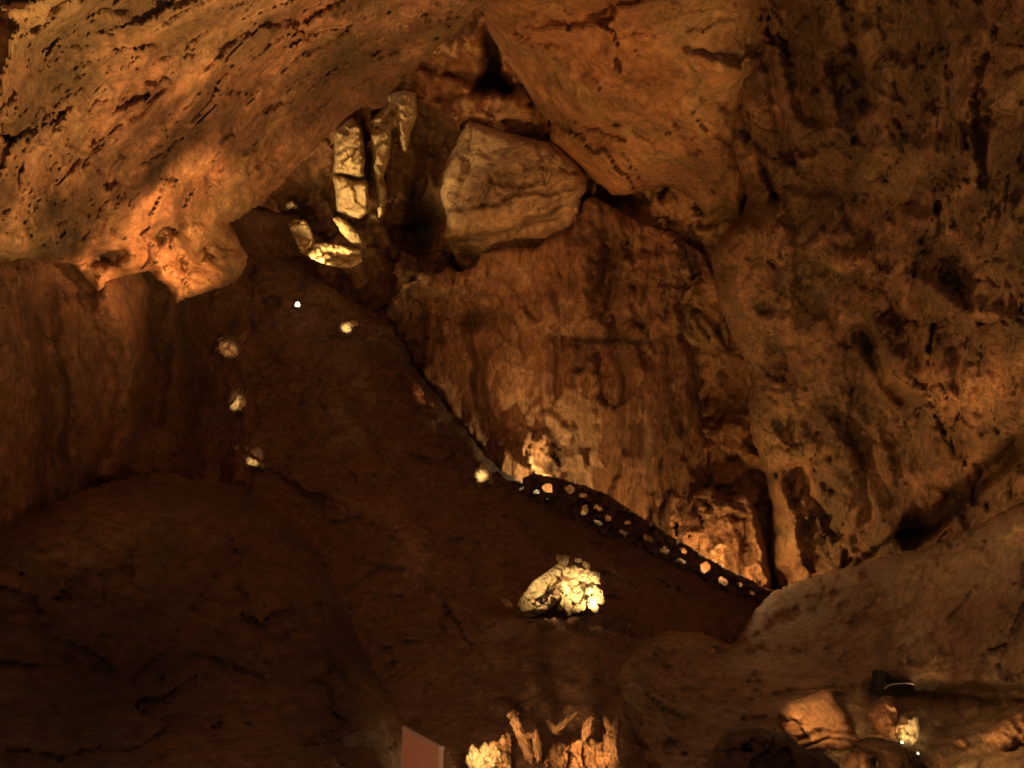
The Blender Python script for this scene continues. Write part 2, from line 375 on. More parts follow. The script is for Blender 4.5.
# folded wall filling the right of the view
shell('wall_right', [(742, -300), (1500, -300), (1500, 700), (1000, 640), (800, 630), (768, 600), (766, 560), (772, 520), (766, 476), (758, 452), (750, 430), (748, 405), (751, 385), (746, 366), (736, 345), (722, 312), (714, 285), (712, 262), (716, 240), (728, 228), (742, 216), (746, 200), (740, 175), (731, 140), (736, 85), (752, 40)],
      [(742, -300, 13), (1500, -300, 8), (1500, 700, 7.5), (1024, 640, 15), (800, 620, 23), (760, 450, 24), (720, 290, 24), (740, 170, 22.5), (752, 40, 20), (1024, 300, 14), (1024, 0, 13), (880, 300, 19), (880, 100, 17.5)], M_right,
      veins=(1.3, .6), crags=((900, 400, 90, 90, 0, .3, .5), (900, 120, 110, 90, 0, .25, .55)), step=2.7, jit=3, rnd=(30, 2.0), rotz=25, aniso=(1, 1, 1.2), noise=((.5, .5, 6, False), (.22, 1.0, 5, True), (.06, 3, 3, True)), blocks=((.22, .6, .12),), seed=6, tn=.5, warp=.8,
      feats=(('line', [(775, -20), (790, 60), (810, 120)], 7, .7), ('line', [(800, -20), (825, 70), (835, 110)], 7, -.6), ('line', [(760, 20), (770, 90), (785, 150)], 6, .6), ('line', [(838, -20), (855, 50), (865, 110)], 6, .5),
             ('blob', 810, 60, 48, 60, -10, .7), ('step', [(735, 95), (742, 150), (765, 185)], 8, -.8, 40), ('line', [(748, 125), (765, 170), (775, 200)], 4, .6),
             ('area', [(727, 230), (790, 205), (800, 290), (795, 330), (765, 340), (730, 320), (716, 270)], 14, -.8), ('line', [(793, 205), (798, 260), (800, 300)], 4, .4),
             ('blob', 765, 310, 8, 8, 0, .6), ('blob', 770, 345, 7, 9, 0, .5), ('blob', 850, 261, 18, 11, -8, -1.0), ('step', [(830, 268), (850, 272), (880, 262)], 5, .8, 25),
             ('line', [(800, 185), (870, 195), (940, 210)], 9, .35), ('line', [(830, 140), (900, 155), (960, 150)], 14, -.4),
             ('line', [(860, 330), (880, 370), (900, 400)], 8, .9), ('line', [(880, 330), (905, 375)], 10, -.7), ('line', [(840, 420), (870, 460), (890, 500)], 8, .7), ('line', [(920, 280), (960, 310), (1010, 320)], 10, -.7),
             ('line', [(915, 532), (960, 500), (1012, 452)], 11, 1.6), ('step', [(908, 525), (955, 492), (1008, 445)], 8, .9, 40), ('step', [(762, 480), (780, 470), (802, 462)], 5, 1.0, 40), ('step', [(800, 400), (850, 380), (905, 390)], 8, .5, 30),
             ('line', [(800, 470), (820, 510), (838, 540)], 5, .5), ('line', [(780, 480), (800, 560)], 6, -.5), ('blob', 935, 385, 40, 30, 30, -.9), ('line', [(860, 460), (870, 520)], 5, .6), ('line', [(885, 420), (900, 480)], 5, .6)),
      tones=(('blob', 800, 60, 50, 60, -10, -.3), ('area', [(727, 230), (790, 205), (800, 290), (795, 330), (765, 340), (730, 320), (716, 270)], 16, .25), ('blob', 850, 261, 17, 9, -8, 1.5), ('blob', 945, 385, 38, 25, 35, .8),  # pale patches here are lamplight put into the tone
             ('blob', 1005, 480, 22, 24, 0, .9), ('blob', 1000, 400, 40, 40, 0, .35), ('line', [(915, 532), (960, 500), (1012, 452)], 11, -.5), ('blob', 780, 462, 22, 8, -10, .5), ('blob', 900, 240, 70, 22, 8, -.4), ('blob', 960, 110, 60, 50, 0, .15),  # one more lamplit patch; dark diagonal line is painted crack shadow
             ('blob', 985, 40, 60, 50, 0, -.3), ('line', [(690, 50), (730, 75)], 8, .2), ('blob', 870, 340, 30, 40, 30, -.3), ('blob', 1010, 210, 20, 20, 0, .4), ('blob', 890, 105, 22, 40, 0, .2), ('line', [(736, 90), (742, 150), (770, 190)], 4, .4)), **S)

# the dark slope climbing to the upper left, crest against the lit wall
CREST = [(230, 236), (258, 240), (276, 250), (300, 263), (328, 280), (350, 300), (372, 313), (388, 322), (405, 350), (430, 387), (455, 420), (480, 446), (500, 468), (514, 479), (560, 500), (640, 534), (700, 566), (760, 596), (800, 604)]
shell('floor_slope', [(150, 250)]+CREST+[(830, 640), (830, 900), (100, 900), (120, 500)],
      [(230, 236, 25.5), (388, 322, 24), (480, 446, 23), (640, 530, 22.3), (780, 600, 22), (450, 620, 16.5), (300, 480, 20.3), (240, 600, 17), (600, 640, 16), (500, 768, 11.5), (700, 768, 12.5), (200, 768, 11.5), (200, 330, 23.5)], M_slope,
      step=3.0, jit=4, rnd=(14, .9), noise=((.3, .5, 5, False), (.07, 1.8, 4, True)), blocks=((.08, 1.0, .03),), seed=7, tn=.2,
      feats=(('step', [(330, 500), (390, 530), (440, 600)], 14, .5, 60), ('blob', 395, 540, 40, 30, 45, -.5), ('line', [(480, 620), (560, 622), (620, 612)], 8, -.5), ('line', [(640, 640), (700, 650), (740, 650)], 12, .3)),
      tones=(('blob', 415, 560, 14, 40, -25, .9), ('blob', 385, 515, 30, 20, 20, .4), ('blob', 355, 505, 16, 10, 20, .3), ('blob', 300, 330, 30, 60, -20, .1), ('line', CREST[6:], 34, -.3), ('line', CREST[8:15], 9, -.4), ('blob', 560, 680, 120, 60, 0, -.2)), **S)  # ridge sheen and dark crest are light and shade put into tone

# low dome of the near mound at lower left
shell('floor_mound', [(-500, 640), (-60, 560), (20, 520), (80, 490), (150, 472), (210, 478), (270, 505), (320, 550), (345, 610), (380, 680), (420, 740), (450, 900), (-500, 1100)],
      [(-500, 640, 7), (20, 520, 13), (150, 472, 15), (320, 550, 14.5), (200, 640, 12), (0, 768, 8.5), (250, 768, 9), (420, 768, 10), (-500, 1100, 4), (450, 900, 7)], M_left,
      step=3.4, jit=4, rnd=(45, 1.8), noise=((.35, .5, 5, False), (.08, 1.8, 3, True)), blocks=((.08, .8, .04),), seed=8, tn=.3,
      tones=(('blob', 60, 660, 200, 200, 0, -.55), ('blob', 350, 690, 50, 100, 0, -.5), ('blob', 230, 640, 150, 200, 0, -.25)), **S)  # toned down so the mound stays in gloom under the ambient light

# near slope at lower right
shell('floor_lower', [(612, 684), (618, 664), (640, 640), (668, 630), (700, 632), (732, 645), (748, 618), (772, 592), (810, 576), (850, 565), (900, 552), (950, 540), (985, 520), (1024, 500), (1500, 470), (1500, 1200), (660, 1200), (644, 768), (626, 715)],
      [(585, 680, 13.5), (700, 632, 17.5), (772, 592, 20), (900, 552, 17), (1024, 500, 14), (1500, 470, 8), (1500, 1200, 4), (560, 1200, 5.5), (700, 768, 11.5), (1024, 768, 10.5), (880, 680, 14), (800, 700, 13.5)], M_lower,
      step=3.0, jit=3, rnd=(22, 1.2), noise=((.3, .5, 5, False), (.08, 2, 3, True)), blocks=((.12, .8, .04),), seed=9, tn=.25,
      feats=(('line', [(880, 688), (940, 692), (1030, 694)], 9, .7), ('step', [(860, 690), (940, 690), (1030, 692)], 10, .6, 60), ('step', [(640, 640), (668, 632), (700, 634), (724, 652)], 6, -.3, 25)),
      tones=(('line', [(880, 690), (1030, 694)], 14, -.3), ('blob', 950, 745, 110, 40, 0, -.5), ('blob', 690, 637, 26, 5, 8, .25), ('blob', 640, 700, 70, 80, 0, -.3), ('blob', 775, 595, 40, 18, -30, -.3), ('blob', 700, 720, 80, 60, 0, -.15)), **S)  # upper left rim toned darker to offset stray light on it

# ================================================================== rock things
# pale cracked slab
shell('cracked_slab', [(437, 180), (445, 160), (458, 135), (469, 119), (485, 125), (505, 132), (530, 138), (552, 142), (575, 160), (588, 178), (586, 190), (582, 200), (578, 222), (572, 240), (572, 275), (560, 290), (530, 292), (495, 286), (470, 276), (456, 262), (448, 241), (443, 237), (447, 215), (442, 200)],
      [(437, 180, 26), (469, 119, 26.3), (588, 178, 26), (567, 270, 26.7), (445, 240, 25.5), (515, 190, 25.2), (515, 285, 26.9), (470, 262, 26.2), (515, 235, 25.6)], M_slab, step=2, jit=2, rnd=(10, .8), noise=((.22, .5, 5, False), (.10, 1.8, 4, True)), blocks=((.08, .7, .04),), seed=11, tn=.25,
      feats=(('step', [(436, 212), (470, 209), (490, 205), (530, 195), (570, 191), (590, 183)], 3, -.22, 40), ('step', [(440, 239), (500, 233), (532, 222), (562, 211)], 4, .5, 60), ('line', [(530, 222), (545, 218), (562, 211)], 3, .4), ('line', [(469, 119), (468, 172)], 1.6, .16), ('line', [(488, 175), (485, 206)], 1.6, .16), ('line', [(530, 160), (520, 196)], 1.6, .14), ('blob', 465, 254, 20, 8, 5, 1.0), ('blob', 515, 265, 30, 12, 0, -.35)),
      tones=(('line', [(436, 212), (470, 209), (490, 205), (530, 195), (570, 191), (590, 183)], 2, -.4), ('line', [(469, 119), (468, 172)], 1.4, -.25), ('line', [(488, 175), (485, 206)], 1.4, -.25), ('line', [(440, 241), (500, 235), (532, 223), (562, 211)], 2.2, -.35), ('blob', 480, 225, 40, 9, -8, .25), ('blob', 495, 170, 40, 28, 0, -.18), ('blob', 550, 205, 18, 9, 0, -.15), ('line', [(448, 176), (500, 170), (575, 172)], 1.4, -.15), ('line', [(530, 160), (520, 196)], 1.4, -.2), ('blob', 530, 258, 50, 16, -5, -.35), ('blob', 465, 254, 18, 7, 5, -.45)),
      label='big rounded slab of pale rock scored by thin cracks, below the black notch', cat='rock slab')

# flowstone curtain hanging down to the walkway
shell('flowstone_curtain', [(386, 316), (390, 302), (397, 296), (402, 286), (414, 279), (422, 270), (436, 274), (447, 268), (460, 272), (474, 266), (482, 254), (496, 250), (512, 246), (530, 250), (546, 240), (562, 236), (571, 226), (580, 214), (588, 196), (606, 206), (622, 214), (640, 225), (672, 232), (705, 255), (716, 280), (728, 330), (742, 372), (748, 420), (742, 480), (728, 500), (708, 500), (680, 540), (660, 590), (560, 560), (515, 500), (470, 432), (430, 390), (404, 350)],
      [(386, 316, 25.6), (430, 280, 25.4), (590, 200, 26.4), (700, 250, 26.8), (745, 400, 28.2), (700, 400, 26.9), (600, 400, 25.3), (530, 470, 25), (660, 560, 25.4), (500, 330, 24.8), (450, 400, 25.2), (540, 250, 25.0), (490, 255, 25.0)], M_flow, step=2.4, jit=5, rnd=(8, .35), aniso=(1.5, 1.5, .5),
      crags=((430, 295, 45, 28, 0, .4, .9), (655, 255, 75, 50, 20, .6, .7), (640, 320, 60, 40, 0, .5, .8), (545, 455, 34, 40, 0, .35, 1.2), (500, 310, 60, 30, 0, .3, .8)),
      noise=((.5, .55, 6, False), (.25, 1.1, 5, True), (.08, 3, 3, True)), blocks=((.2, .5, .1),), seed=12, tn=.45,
      feats=(('step', [(400, 292), (430, 282), (470, 300), (500, 296)], 6, .35, 30), ('blob', 480, 320, 20, 9, 5, .8), ('blob', 440, 290, 30, 14, 0, -.5), ('line', [(470, 320), (482, 360), (478, 400)], 7, .6), ('line', [(545, 300), (548, 360), (545, 440)], 9, -.5),
             ('step', [(568, 338), (600, 345), (640, 342), (668, 336)], 5, .9, 30), ('blob', 608, 340, 36, 6, 0, .5), ('line', [(610, 240), (606, 290), (615, 330)], 10, .9), ('line', [(580, 250), (585, 320)], 7, -.5), ('line', [(640, 345), (650, 420), (655, 500)], 9, -.5), ('line', [(668, 345), (680, 430)], 6, .5), ('line', [(622, 350), (628, 450)], 6, .4),
             ('line', [(700, 290), (712, 370), (722, 440), (720, 490)], 16, 1.5), ('line', [(738, 372), (744, 430), (736, 480)], 10, 1.2), ('blob', 675, 300, 14, 10, -30, .6), ('blob', 655, 260, 16, 8, -20, -.6), ('blob', 640, 300, 20, 12, -20, -.5), ('step', [(640, 318), (665, 308), (690, 300)], 5, .8, 18),
             ('line', [(548, 430), (556, 450), (548, 475)], 4, .6), ('line', [(520, 440), (535, 470), (545, 480)], 5, -.4), ('line', [(580, 455), (595, 490)], 5, -.4)),
      tones=(('blob', 425, 300, 36, 26, 0, .4), ('blob', 480, 318, 22, 9, 5, -.5), ('blob', 475, 360, 12, 30, 0, -.2), ('blob', 608, 342, 34, 4, 0, -.5), ('blob', 714, 400, 18, 95, -5, -.75), ('line', [(570, 338), (620, 342), (668, 338)], 4, -.4), ('blob', 540, 455, 26, 36, 0, .35), ('line', [(548, 430), (556, 450), (548, 470)], 4, -.6),  # right recess and level crevice get their shade from tone
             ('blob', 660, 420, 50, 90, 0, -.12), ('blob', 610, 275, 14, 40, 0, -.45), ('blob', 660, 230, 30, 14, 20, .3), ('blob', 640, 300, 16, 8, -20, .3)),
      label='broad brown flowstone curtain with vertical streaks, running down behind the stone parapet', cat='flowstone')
# hump of pale flowstone where the walkway lamp shines, at the right end of the parapet
shell('flowstone_apron', [(664, 500), (672, 488), (682, 496), (700, 490), (712, 484), (722, 496), (745, 494), (756, 510), (766, 545), (772, 580), (770, 640), (690, 640), (668, 560)],
      [(664, 500, 25.2), (715, 490, 25.4), (770, 580, 23.9), (690, 640, 23.8), (720, 550, 24.2)], M_rust, step=1.8, jit=2.5, rnd=(10, .8), aniso=(1.3, 1.3, .8),
      noise=((.3, .8, 6, False), (.15, 2.0, 4, True)), blocks=((.2, 1.2, .08),), crags=((715, 520, 50, 50, 0, .25, 1.6),), seed=13, tn=.3, feats=(('line', [(748, 500), (758, 545), (768, 585)], 4, -.4), ('line', [(738, 520), (748, 560)], 5, .5), ('line', [(690, 480), (693, 510)], 5, .4), ('blob', 705, 500, 10, 12, 0, .4)),
      label='glowing hump of pale flowstone above the right end of the stone parapet', cat='flowstone')

# lit pillars and ledge at the head of the slope
M_pil = mat('ochre block limestone', (.42, .29, .13), (.64, .47, .22), (.46, .30, .12), 1.6, (1, 1, .8), (0, 0, 0), .4, .9, .5)
def ov(px, py): return (px, py)
shell('rock_pillar', [(334, 132), (343, 124), (352, 118), (361, 128), (365, 140), (364, 172), (368, 184), (370, 212), (360, 219), (350, 217), (337, 211), (333, 180)],
      [(334, 132, 24.6), (365, 140, 24.0), (337, 211, 24.2), (370, 212, 23.8), (350, 170, 23.9)], M_pil, step=1.3, jit=1.2, rnd=(5, .7), noise=((.12, 1.1, 5, False), (.06, 3, 3, True)), blocks=((.12, 1.2, .1),), seed=14, tn=.3, skirt=1.6,
      feats=(('line', [(331, 174), (350, 177), (368, 181)], 3, .8), ('blob', 352, 190, 12, 7, 0, -.15), ('line', [(340, 128), (345, 130)], 2, .4)), tones=(('line', [(331, 174), (350, 177), (368, 181)], 3, -.5), ('blob', 348, 150, 10, 18, 0, .2)),
      label='upright block of ochre rock split by a level crack, head of slope', cat='rock pillar')
shell('rock_pillar', [(369, 122), (386, 106), (388, 94), (403, 90), (416, 93), (417, 117), (411, 132), (407, 154), (402, 150), (397, 128), (392, 130), (390, 160), (384, 178), (387, 192), (384, 214), (378, 219), (376, 190), (373, 160)],
      [(369, 122, 24.4), (417, 95, 24.8), (405, 150, 24.7), (380, 215, 24.2), (388, 140, 24.2)], M_pil, step=1.3, jit=1.2, rnd=(5, .7), noise=((.12, 1.1, 5, False), (.06, 3, 3, True)), blocks=((.12, 1.2, .1),), seed=15, tn=.35, skirt=1.6,
      feats=(('line', [(366, 121), (378, 124), (392, 112)], 3, .5), ('line', [(384, 178), (392, 182)], 3, .5), ('line', [(394, 96), (396, 130)], 4, .5)),
      label='slim tapering ochre rock pillar to the right of the split block', cat='rock pillar')
shell('rock_ledge', [(288, 226), (293, 220), (305, 220), (311, 228), (315, 243), (330, 243), (345, 246), (361, 249), (362, 262), (350, 268), (330, 266), (312, 260), (300, 252)],
      [(288, 226, 24.3), (361, 249, 23.6), (315, 258, 23.2)], M_pil, step=1.3, jit=2, rnd=(3, .22), noise=((.12, 1.2, 5, False), (.08, 3, 3, True)), blocks=((.22, 1.3, .1),), seed=16, tn=.3, skirt=1.6,
      feats=(('blob', 303, 234, 8, 8, 0, .3),), label='low lit ledge of ochre rock at the foot of the split block', cat='rock ledge')
lp('rock_spur', (340, 222), (360, 244), 5, 6, 24.0, M_pil, seed=17, rough=.3, tone=.75, label='small slanting spur of rock between the split block and the lit ledge', cat='rock')

# dry-stone parapet of the walkway, pierced by daylight-shaped gaps
hol = [(547.8, 488.3, 5, 4.5), (536, 491.9, 2.8, 2), (546.9, 501.5, 2.4, 2.2), (569.4, 489.4, 5.2, 3.6), (584, 495.7, 4, 2.3), (584.5, 510, 3, 4.6), (598, 508, 4.2, 2), (608.4, 518.2, 3.6, 3), (597.6, 523.5, 4.8, 3.2), (623, 533, 5, 3), (627, 522.5, 2.5, 1.8), (648, 538, 5, 2.8), (634.8, 544.9, 2.4, 2.4), (648.8, 552, 3.2, 1.9), (665, 549.9, 3.6, 4.6), (683.7, 550.8, 3.5, 2), (679.6, 561.6, 5.2, 3.8), (687, 574.8, 4.8, 3), (705, 567.5, 4.6, 5.4), (722.7, 580.6, 5.4, 3.6), (706.9, 585.6, 4.7, 2.9), (734.4, 598.8, 4.2, 4.6), (740, 584.5, 3, 2), (752, 592, 3, 2)]
holes = []
for i, (hx, hy, ra, rb) in enumerate(hol):
    rr = random.Random(i); a0 = R(rr.uniform(5, 40)); pts = []
    for k in range(12):
        t = k*math.tau/12; r = 1.05+rr.uniform(-.32, .32); u, v = ra*math.cos(t)*r, rb*math.sin(t)*r
        pts.append((hx+u*math.cos(a0)-v*math.sin(a0), hy+u*math.sin(a0)+v*math.cos(a0)))
    holes.append(pts)
shell('stone_parapet', [(522, 478), (534, 473), (548, 476), (566, 480), (584, 485), (602, 492), (620, 502), (640, 516), (662, 530), (690, 547), (715, 561), (738, 573), (756, 582), (774, 591), (778, 604), (764, 616), (735, 618), (700, 606), (660, 586), (620, 562), (580, 536), (545, 516), (524, 500)],
      [(522, 478, 22.0), (640, 516, 21.7), (774, 591, 21.5), (545, 516, 21.8), (700, 606, 21.2), (640, 570, 21.3)], M_slope, step=1.5, jit=2.2, rnd=(5, .25), noise=((.1, 1.6, 4, False), (.06, 4, 3, True)), blocks=((.16, 2.6, .06),), seed=18, holes=holes, thick=.45,
      label='rough stone parapet with rows of small gaps, climbing along the walkway', cat='parapet wall')

# stalagmite group in the lamplight, middle of the dark slope
D = surf('floor_slope', 545, 612)-.5
c = P(558, 616, D)
D_M = D
t = empty('flowstone_mound', c, 'brightly lit cream flowstone mound with knobbly side, alone on the dark slope', 'flowstone')
shell('mound_body', [(514, 615), (519, 600), (527, 590), (533, 582), (545, 573), (556, 564), (562, 560), (567, 563), (567, 580), (562, 596), (553, 606), (545, 612), (530, 618)],
      [(514, 615, D), (562, 560, D+.5), (567, 585, D+.1), (545, 600, D-.2)], M_pale, step=1.0, jit=1.2, rnd=(7, .3), aniso=(1.4, 1.4, .8), noise=((.14, 1.8, 5, False), (.10, 5, 4, True)), blocks=((.12, 3, .05),), seed=19, tn=.3, skirt=.8, parent=t, rotz=40,
      feats=(('line', [(560, 565), (550, 585), (530, 612)], 3, -.12), ('line', [(556, 578), (545, 604)], 2.5, .16), ('line', [(545, 576), (525, 606)], 2.5, .12)),
      tones=(('blob', 522, 607, 16, 14, 0, -.45), ('line', [(556, 572), (540, 604)], 2.2, -.3), ('line', [(545, 578), (530, 600)], 2, -.25), ('line', [(563, 575), (558, 596)], 1.6, -.3)))
lp('mound_core', (572, 580), (582, 600), 14, 13, D+.3, M_rust, t, seed=77, rough=.3, tone=.35)
knobs = [((568, 571), (582, 574), 4, 4, .1), ((583, 576), (592, 580), 4.5, 5, .05), ((590, 578), (596, 575), 4, 3.5, .0), ((570, 583), (578, 581), 3, 3, .1), ((577, 590), (588, 588), 3.2, 3.5, .05), ((590, 590), (597, 594), 5, 5, -.1), ((596, 596), (602, 601), 4, 2.5, -.15),
         ((591, 600), (594, 609), 4, 3, -.15), ((566, 603), (570, 611), 3.6, 3.2, -.1), ((570, 596), (580, 600), 3.2, 3.4, 0), ((575, 609), (582, 607), 3, 3, -.1), ((584, 603), (588, 601), 3, 3, -.05), ((560, 607), (563, 603), 2.4, 2.6, -.1), ((580, 594), (586, 595), 2.6, 2.6, 0), ((565, 586), (568, 594), 3.4, 3.4, .05), ((562, 599), (566, 602), 3.2, 3, .0), ((574, 601), (577, 604), 3, 3, .05), ((571, 590), (575, 592), 2.6, 2.6, .1)]
for i, (a, b, ra, rb, o) in enumerate(knobs):
    lp('knob', a, b, ra*1.12, rb*1.1, D+o, M_pale, t, seed=30+i, rough=.6, sub=4, freq=2.6, tone=.55+.5*((i*37) % 10)/10)
for a, b, ra, rb in (((565, 562), (563, 559), 4, 4.5), ((558, 556), (560, 560), 2, 3), ((568, 557), (566, 560), 1.6, 2.4)):
    lp('knob', a, b, ra, rb, D+.55, M_pale, t, seed=int(a[0]), rough=.25, sub=3)
lp('rock', (576, 560), (581, 561), 2.4, 2.2, D+.7, M_pale, seed=51, rough=.3, sub=3, label='little flat cream rock just above the knobbly mound', cat='rock')
lp('rock', (585, 564), (588, 567), 2.8, 2.4, D+.6, M_pale, seed=52, rough=.3, sub=3, label='little wedge of cream rock at the upper right of the knobbly mound', cat='rock')
lp('rock', (504, 600), (509, 606), 2.6, 3.4, D, M_rust, seed=53, rough=.35, sub=3, label='small dim orange rock left of the lit flowstone mound', cat='rock')

# small lit rocks scattered over the dark slope
ROCKD = []
def lit_rock(parts, d, m, label, tone=1.0):
    a, b, ra, rb = parts[0]; sn = 'wall_left' if a[0] < 250 and a[1] > 300 else 'floor_slope'; d = surf(sn, *a)-.22; ROCKD.append(d)
    s = d/FPX; xs = [p[0][0] for p in parts]; ys = [p[0][1]+p[2] for p in parts]
    e = empty('lit_rock', P(sum(xs)/len(xs), max(ys), d), label, 'rock')
    for i, (a, b, ra, rb) in enumerate(parts):
        lp('rock_lump', a, b, ra, rb, d+.05*i, m, e, seed=int(a[0]+a[1]), rough=.7, freq=2.0, sub=4, tone=tone)
lit_rock([((343, 327), (347, 329), 4.5, 4.5), ((350, 325), (356, 323), 3, 2), ((347, 333), (350, 332), 2.6, 2.2)], 21.9, M_pale, 'bright white lit rock high on the dark slope, near its crest')
lit_rock([((480, 480), (482, 471), 5.5, 4), ((485, 478), (486, 474), 4.5, 3.2), ((482, 470), (483, 464), 2.8, 1.6), ((489, 483), (491, 481), 2.4, 2)], 20.8, M_pale, 'bright white lit rock on the slope just left of the parapet')
lit_rock([((415, 389), (418, 393), 3.6, 4), ((420, 399), (423, 402), 4, 3), ((429, 404), (432, 404), 2.6, 2)], 21.6, M_rust, 'dim orange lit rock on the upper dark slope', .9)
lit_rock([((221, 346), (236, 343), 4.5, 5), ((224, 352), (240, 350), 4, 4.5), ((238, 343), (244, 335), 3.4, 2.4), ((219, 340), (222, 339), 2, 1.8)], 20.8, M_rust, 'broad pinkish lit rock at the left edge of the slope')
lit_rock([((233, 409), (239, 400), 3.6, 2), ((238, 402), (242, 393), 2.6, 1.2), ((231, 411), (236, 411), 2.4, 2)], 19.5, M_pale, 'narrow lit rock below the pinkish rock')
lit_rock([((246, 458), (251, 462), 3, 2.8), ((253, 461), (262, 467), 2.6, 2), ((246, 450), (247, 448), 1.6, 1.4), ((236, 449), (238, 447), 1.6, 1.4)], 18.6, M_pale, 'low lit rock with a flat tail at the lower left of the slope')
lit_rock([((289, 206), (292, 204), 2.6, 2), ((295, 207), (296, 206), 1.8, 1.6)], 25, M_pale, 'tiny lit rock at the top of the slope under the overhang')
for (x, y, r, d), l in zip([(248, 298, 1.6, 22.5), (263, 216, 2.4, 24.5), (237, 447, 2, 18.8)], ['speck of lit rock left of the white lamp', 'faint lit stone under the overhang edge', 'speck of lit rock above the flat tailed rock']):
    lp('lit_stone', (x, y), (x+1.5, y+.5), r, r*.8, surf('wall_left' if x < 250 else 'floor_slope', x, y)-.05, M_pale, seed=x, sub=3, rough=.3, label=l, cat='rock')
arc = [(655, 645, 2.4), (665, 639, 2.6), (677, 640, 2.4), (678, 649, 2.2), (690, 634, 3), (696, 649, 3), (711, 651, 4), (700, 641, 2), (724, 672, 2)]
for (x, y, r), l in zip(arc, ['leftmost stone', 'second stone', 'third stone', 'low stone under the third', 'top stone', 'dark stone inside', 'brightest stone', 'small stone above the brightest', 'outlying stone below']):
    lp('kerb_stone', (x-r*.6, y), (x+r*.6, y+.6), r, r*.8, surf('floor_lower', x, y)-.05, M_rust, seed=x, sub=3, rough=.3, label=l+' of the dim arc of stones on the near slope', cat='stone', group='arc of stones')

# dripstone group glowing at the bottom edge
D = surf('floor_slope', 540, 764)-.5
def stal(parts, label, m=M_rust, tone=1.0, name='stalagmite'):
    s = D/FPX; y = max(max(a[1]+ra, b[1]+rb) for a, b, ra, rb, o in parts); x = parts[0][0][0]
    e = empty(name, P(x, y, D), label, 'stalagmite')
    for i, (a, b, ra, rb, o) in enumerate(parts):
        lp('knob' if i else 'shaft', a, b, ra*1.15, rb*1.1, D+o, m, e, seed=int(a[0]*3+a[1]), rough=.45, freq=2.6, sub=4, tone=tone)
def mass(outl, d, m, label, seed, feats=(), tones=()):
    ys = [p[1] for p in outl]; xs = [p[0] for p in outl]
    shell('dripstone_mass', outl, [(min(xs), min(ys), d+.35), (max(xs), min(ys), d+.35), (sum(xs)/len(xs), max(ys), d-.1)], m, step=1.1, jit=2.2, rnd=(5, .25), noise=((.10, 2.2, 5, False), (.08, 5, 4, True)), blocks=((.22, 3.0, .1),), seed=seed, tn=.35, skirt=.7,
          feats=feats, tones=tones, label=label, cat='dripstone')
mass([(467, 790), (467, 762), (472, 755), (478, 747), (486, 741), (494, 743), (499, 737), (505, 739), (508, 750), (512, 758), (514, 790)], D, M_pale, 'brightest glowing dripstone lump at the left end of the bottom group', 81, (('line', [(484, 745), (486, 768)], 2, .18), ('line', [(496, 742), (498, 768)], 2, .18)), (('blob', 500, 745, 12, 12, 0, -.25),))
mass([(543, 790), (544, 764), (548, 752), (553, 744), (560, 742), (566, 746), (572, 740), (579, 738), (585, 741), (591, 737), (598, 742), (604, 741), (612, 748), (614, 765), (612, 790)], D, M_rust, 'widest knobbly dripstone mass, glowing at its right end', 82, (('line', [(568, 744), (566, 770)], 2.5, .25), ('line', [(584, 742), (582, 770)], 2, .2), ('line', [(600, 745), (602, 770)], 2, .15), ('blob', 556, 765, 8, 6, 0, .3)))
stal([((478, 764), (474, 752), 7, 5, -.1), ((484, 756), (486, 747), 5, 4, -.05), ((472, 764), (469, 758), 4, 3, -.1), ((486, 768), (490, 762), 5, 4, -.12)], 'white glowing knobs in front of the brightest dripstone lump', M_pale, name='dripstone_stump')
stal([((496, 756), (494, 746), 4.5, 4, -.05), ((502, 748), (503, 740), 4, 3, .0), ((506, 762), (504, 756), 4, 3, -.08)], 'orange knobs on the right shoulder of the brightest dripstone lump', name='dripstone_stump')
stal([((506, 752), (507, 738), 4, 3, .1), ((503, 760), (500, 765), 4, 4, .1)], 'short stalagmite between the brightest lump and the slanting fingers')
stal([((530, 758), (519, 731), 4, 3.8, .0), ((520, 734), (514, 718), 4, 3.4, .03), ((510, 715), (515, 714), 2.8, 3, .1)], 'longer of the two slanting stone fingers, knob on top')
stal([((538, 756), (536, 735), 3.2, 3, .0), ((531, 735), (527, 736), 2, 2, .0)], 'upright stone finger right of the longer slanting one')
stal([((611, 762), (610, 738), 6, 5, .2), ((613, 732), (618, 720), 4, 3, .3), ((608, 728), (606, 718), 2.6, 2, .3)], 'tall dim stalagmite ending the dripstone group beside the widest mass', tone=.6)
stal([((584, 737), (588, 722), 3.5, 3, .25), ((590, 720), (592, 717), 2, 1.6, .25)], 'dim dripstone finger rising behind the widest knobbly mass', tone=.7, name='dripstone_finger')
stal([((548, 722), (556, 732), 2.5, 2.5, .55), ((556, 730), (565, 721), 2.5, 2.5, .55), ((564, 722), (574, 714), 2.4, 2, .6)], 'thin curled dripstone above the widest knobbly mass', tone=.45, name='dripstone_curl')

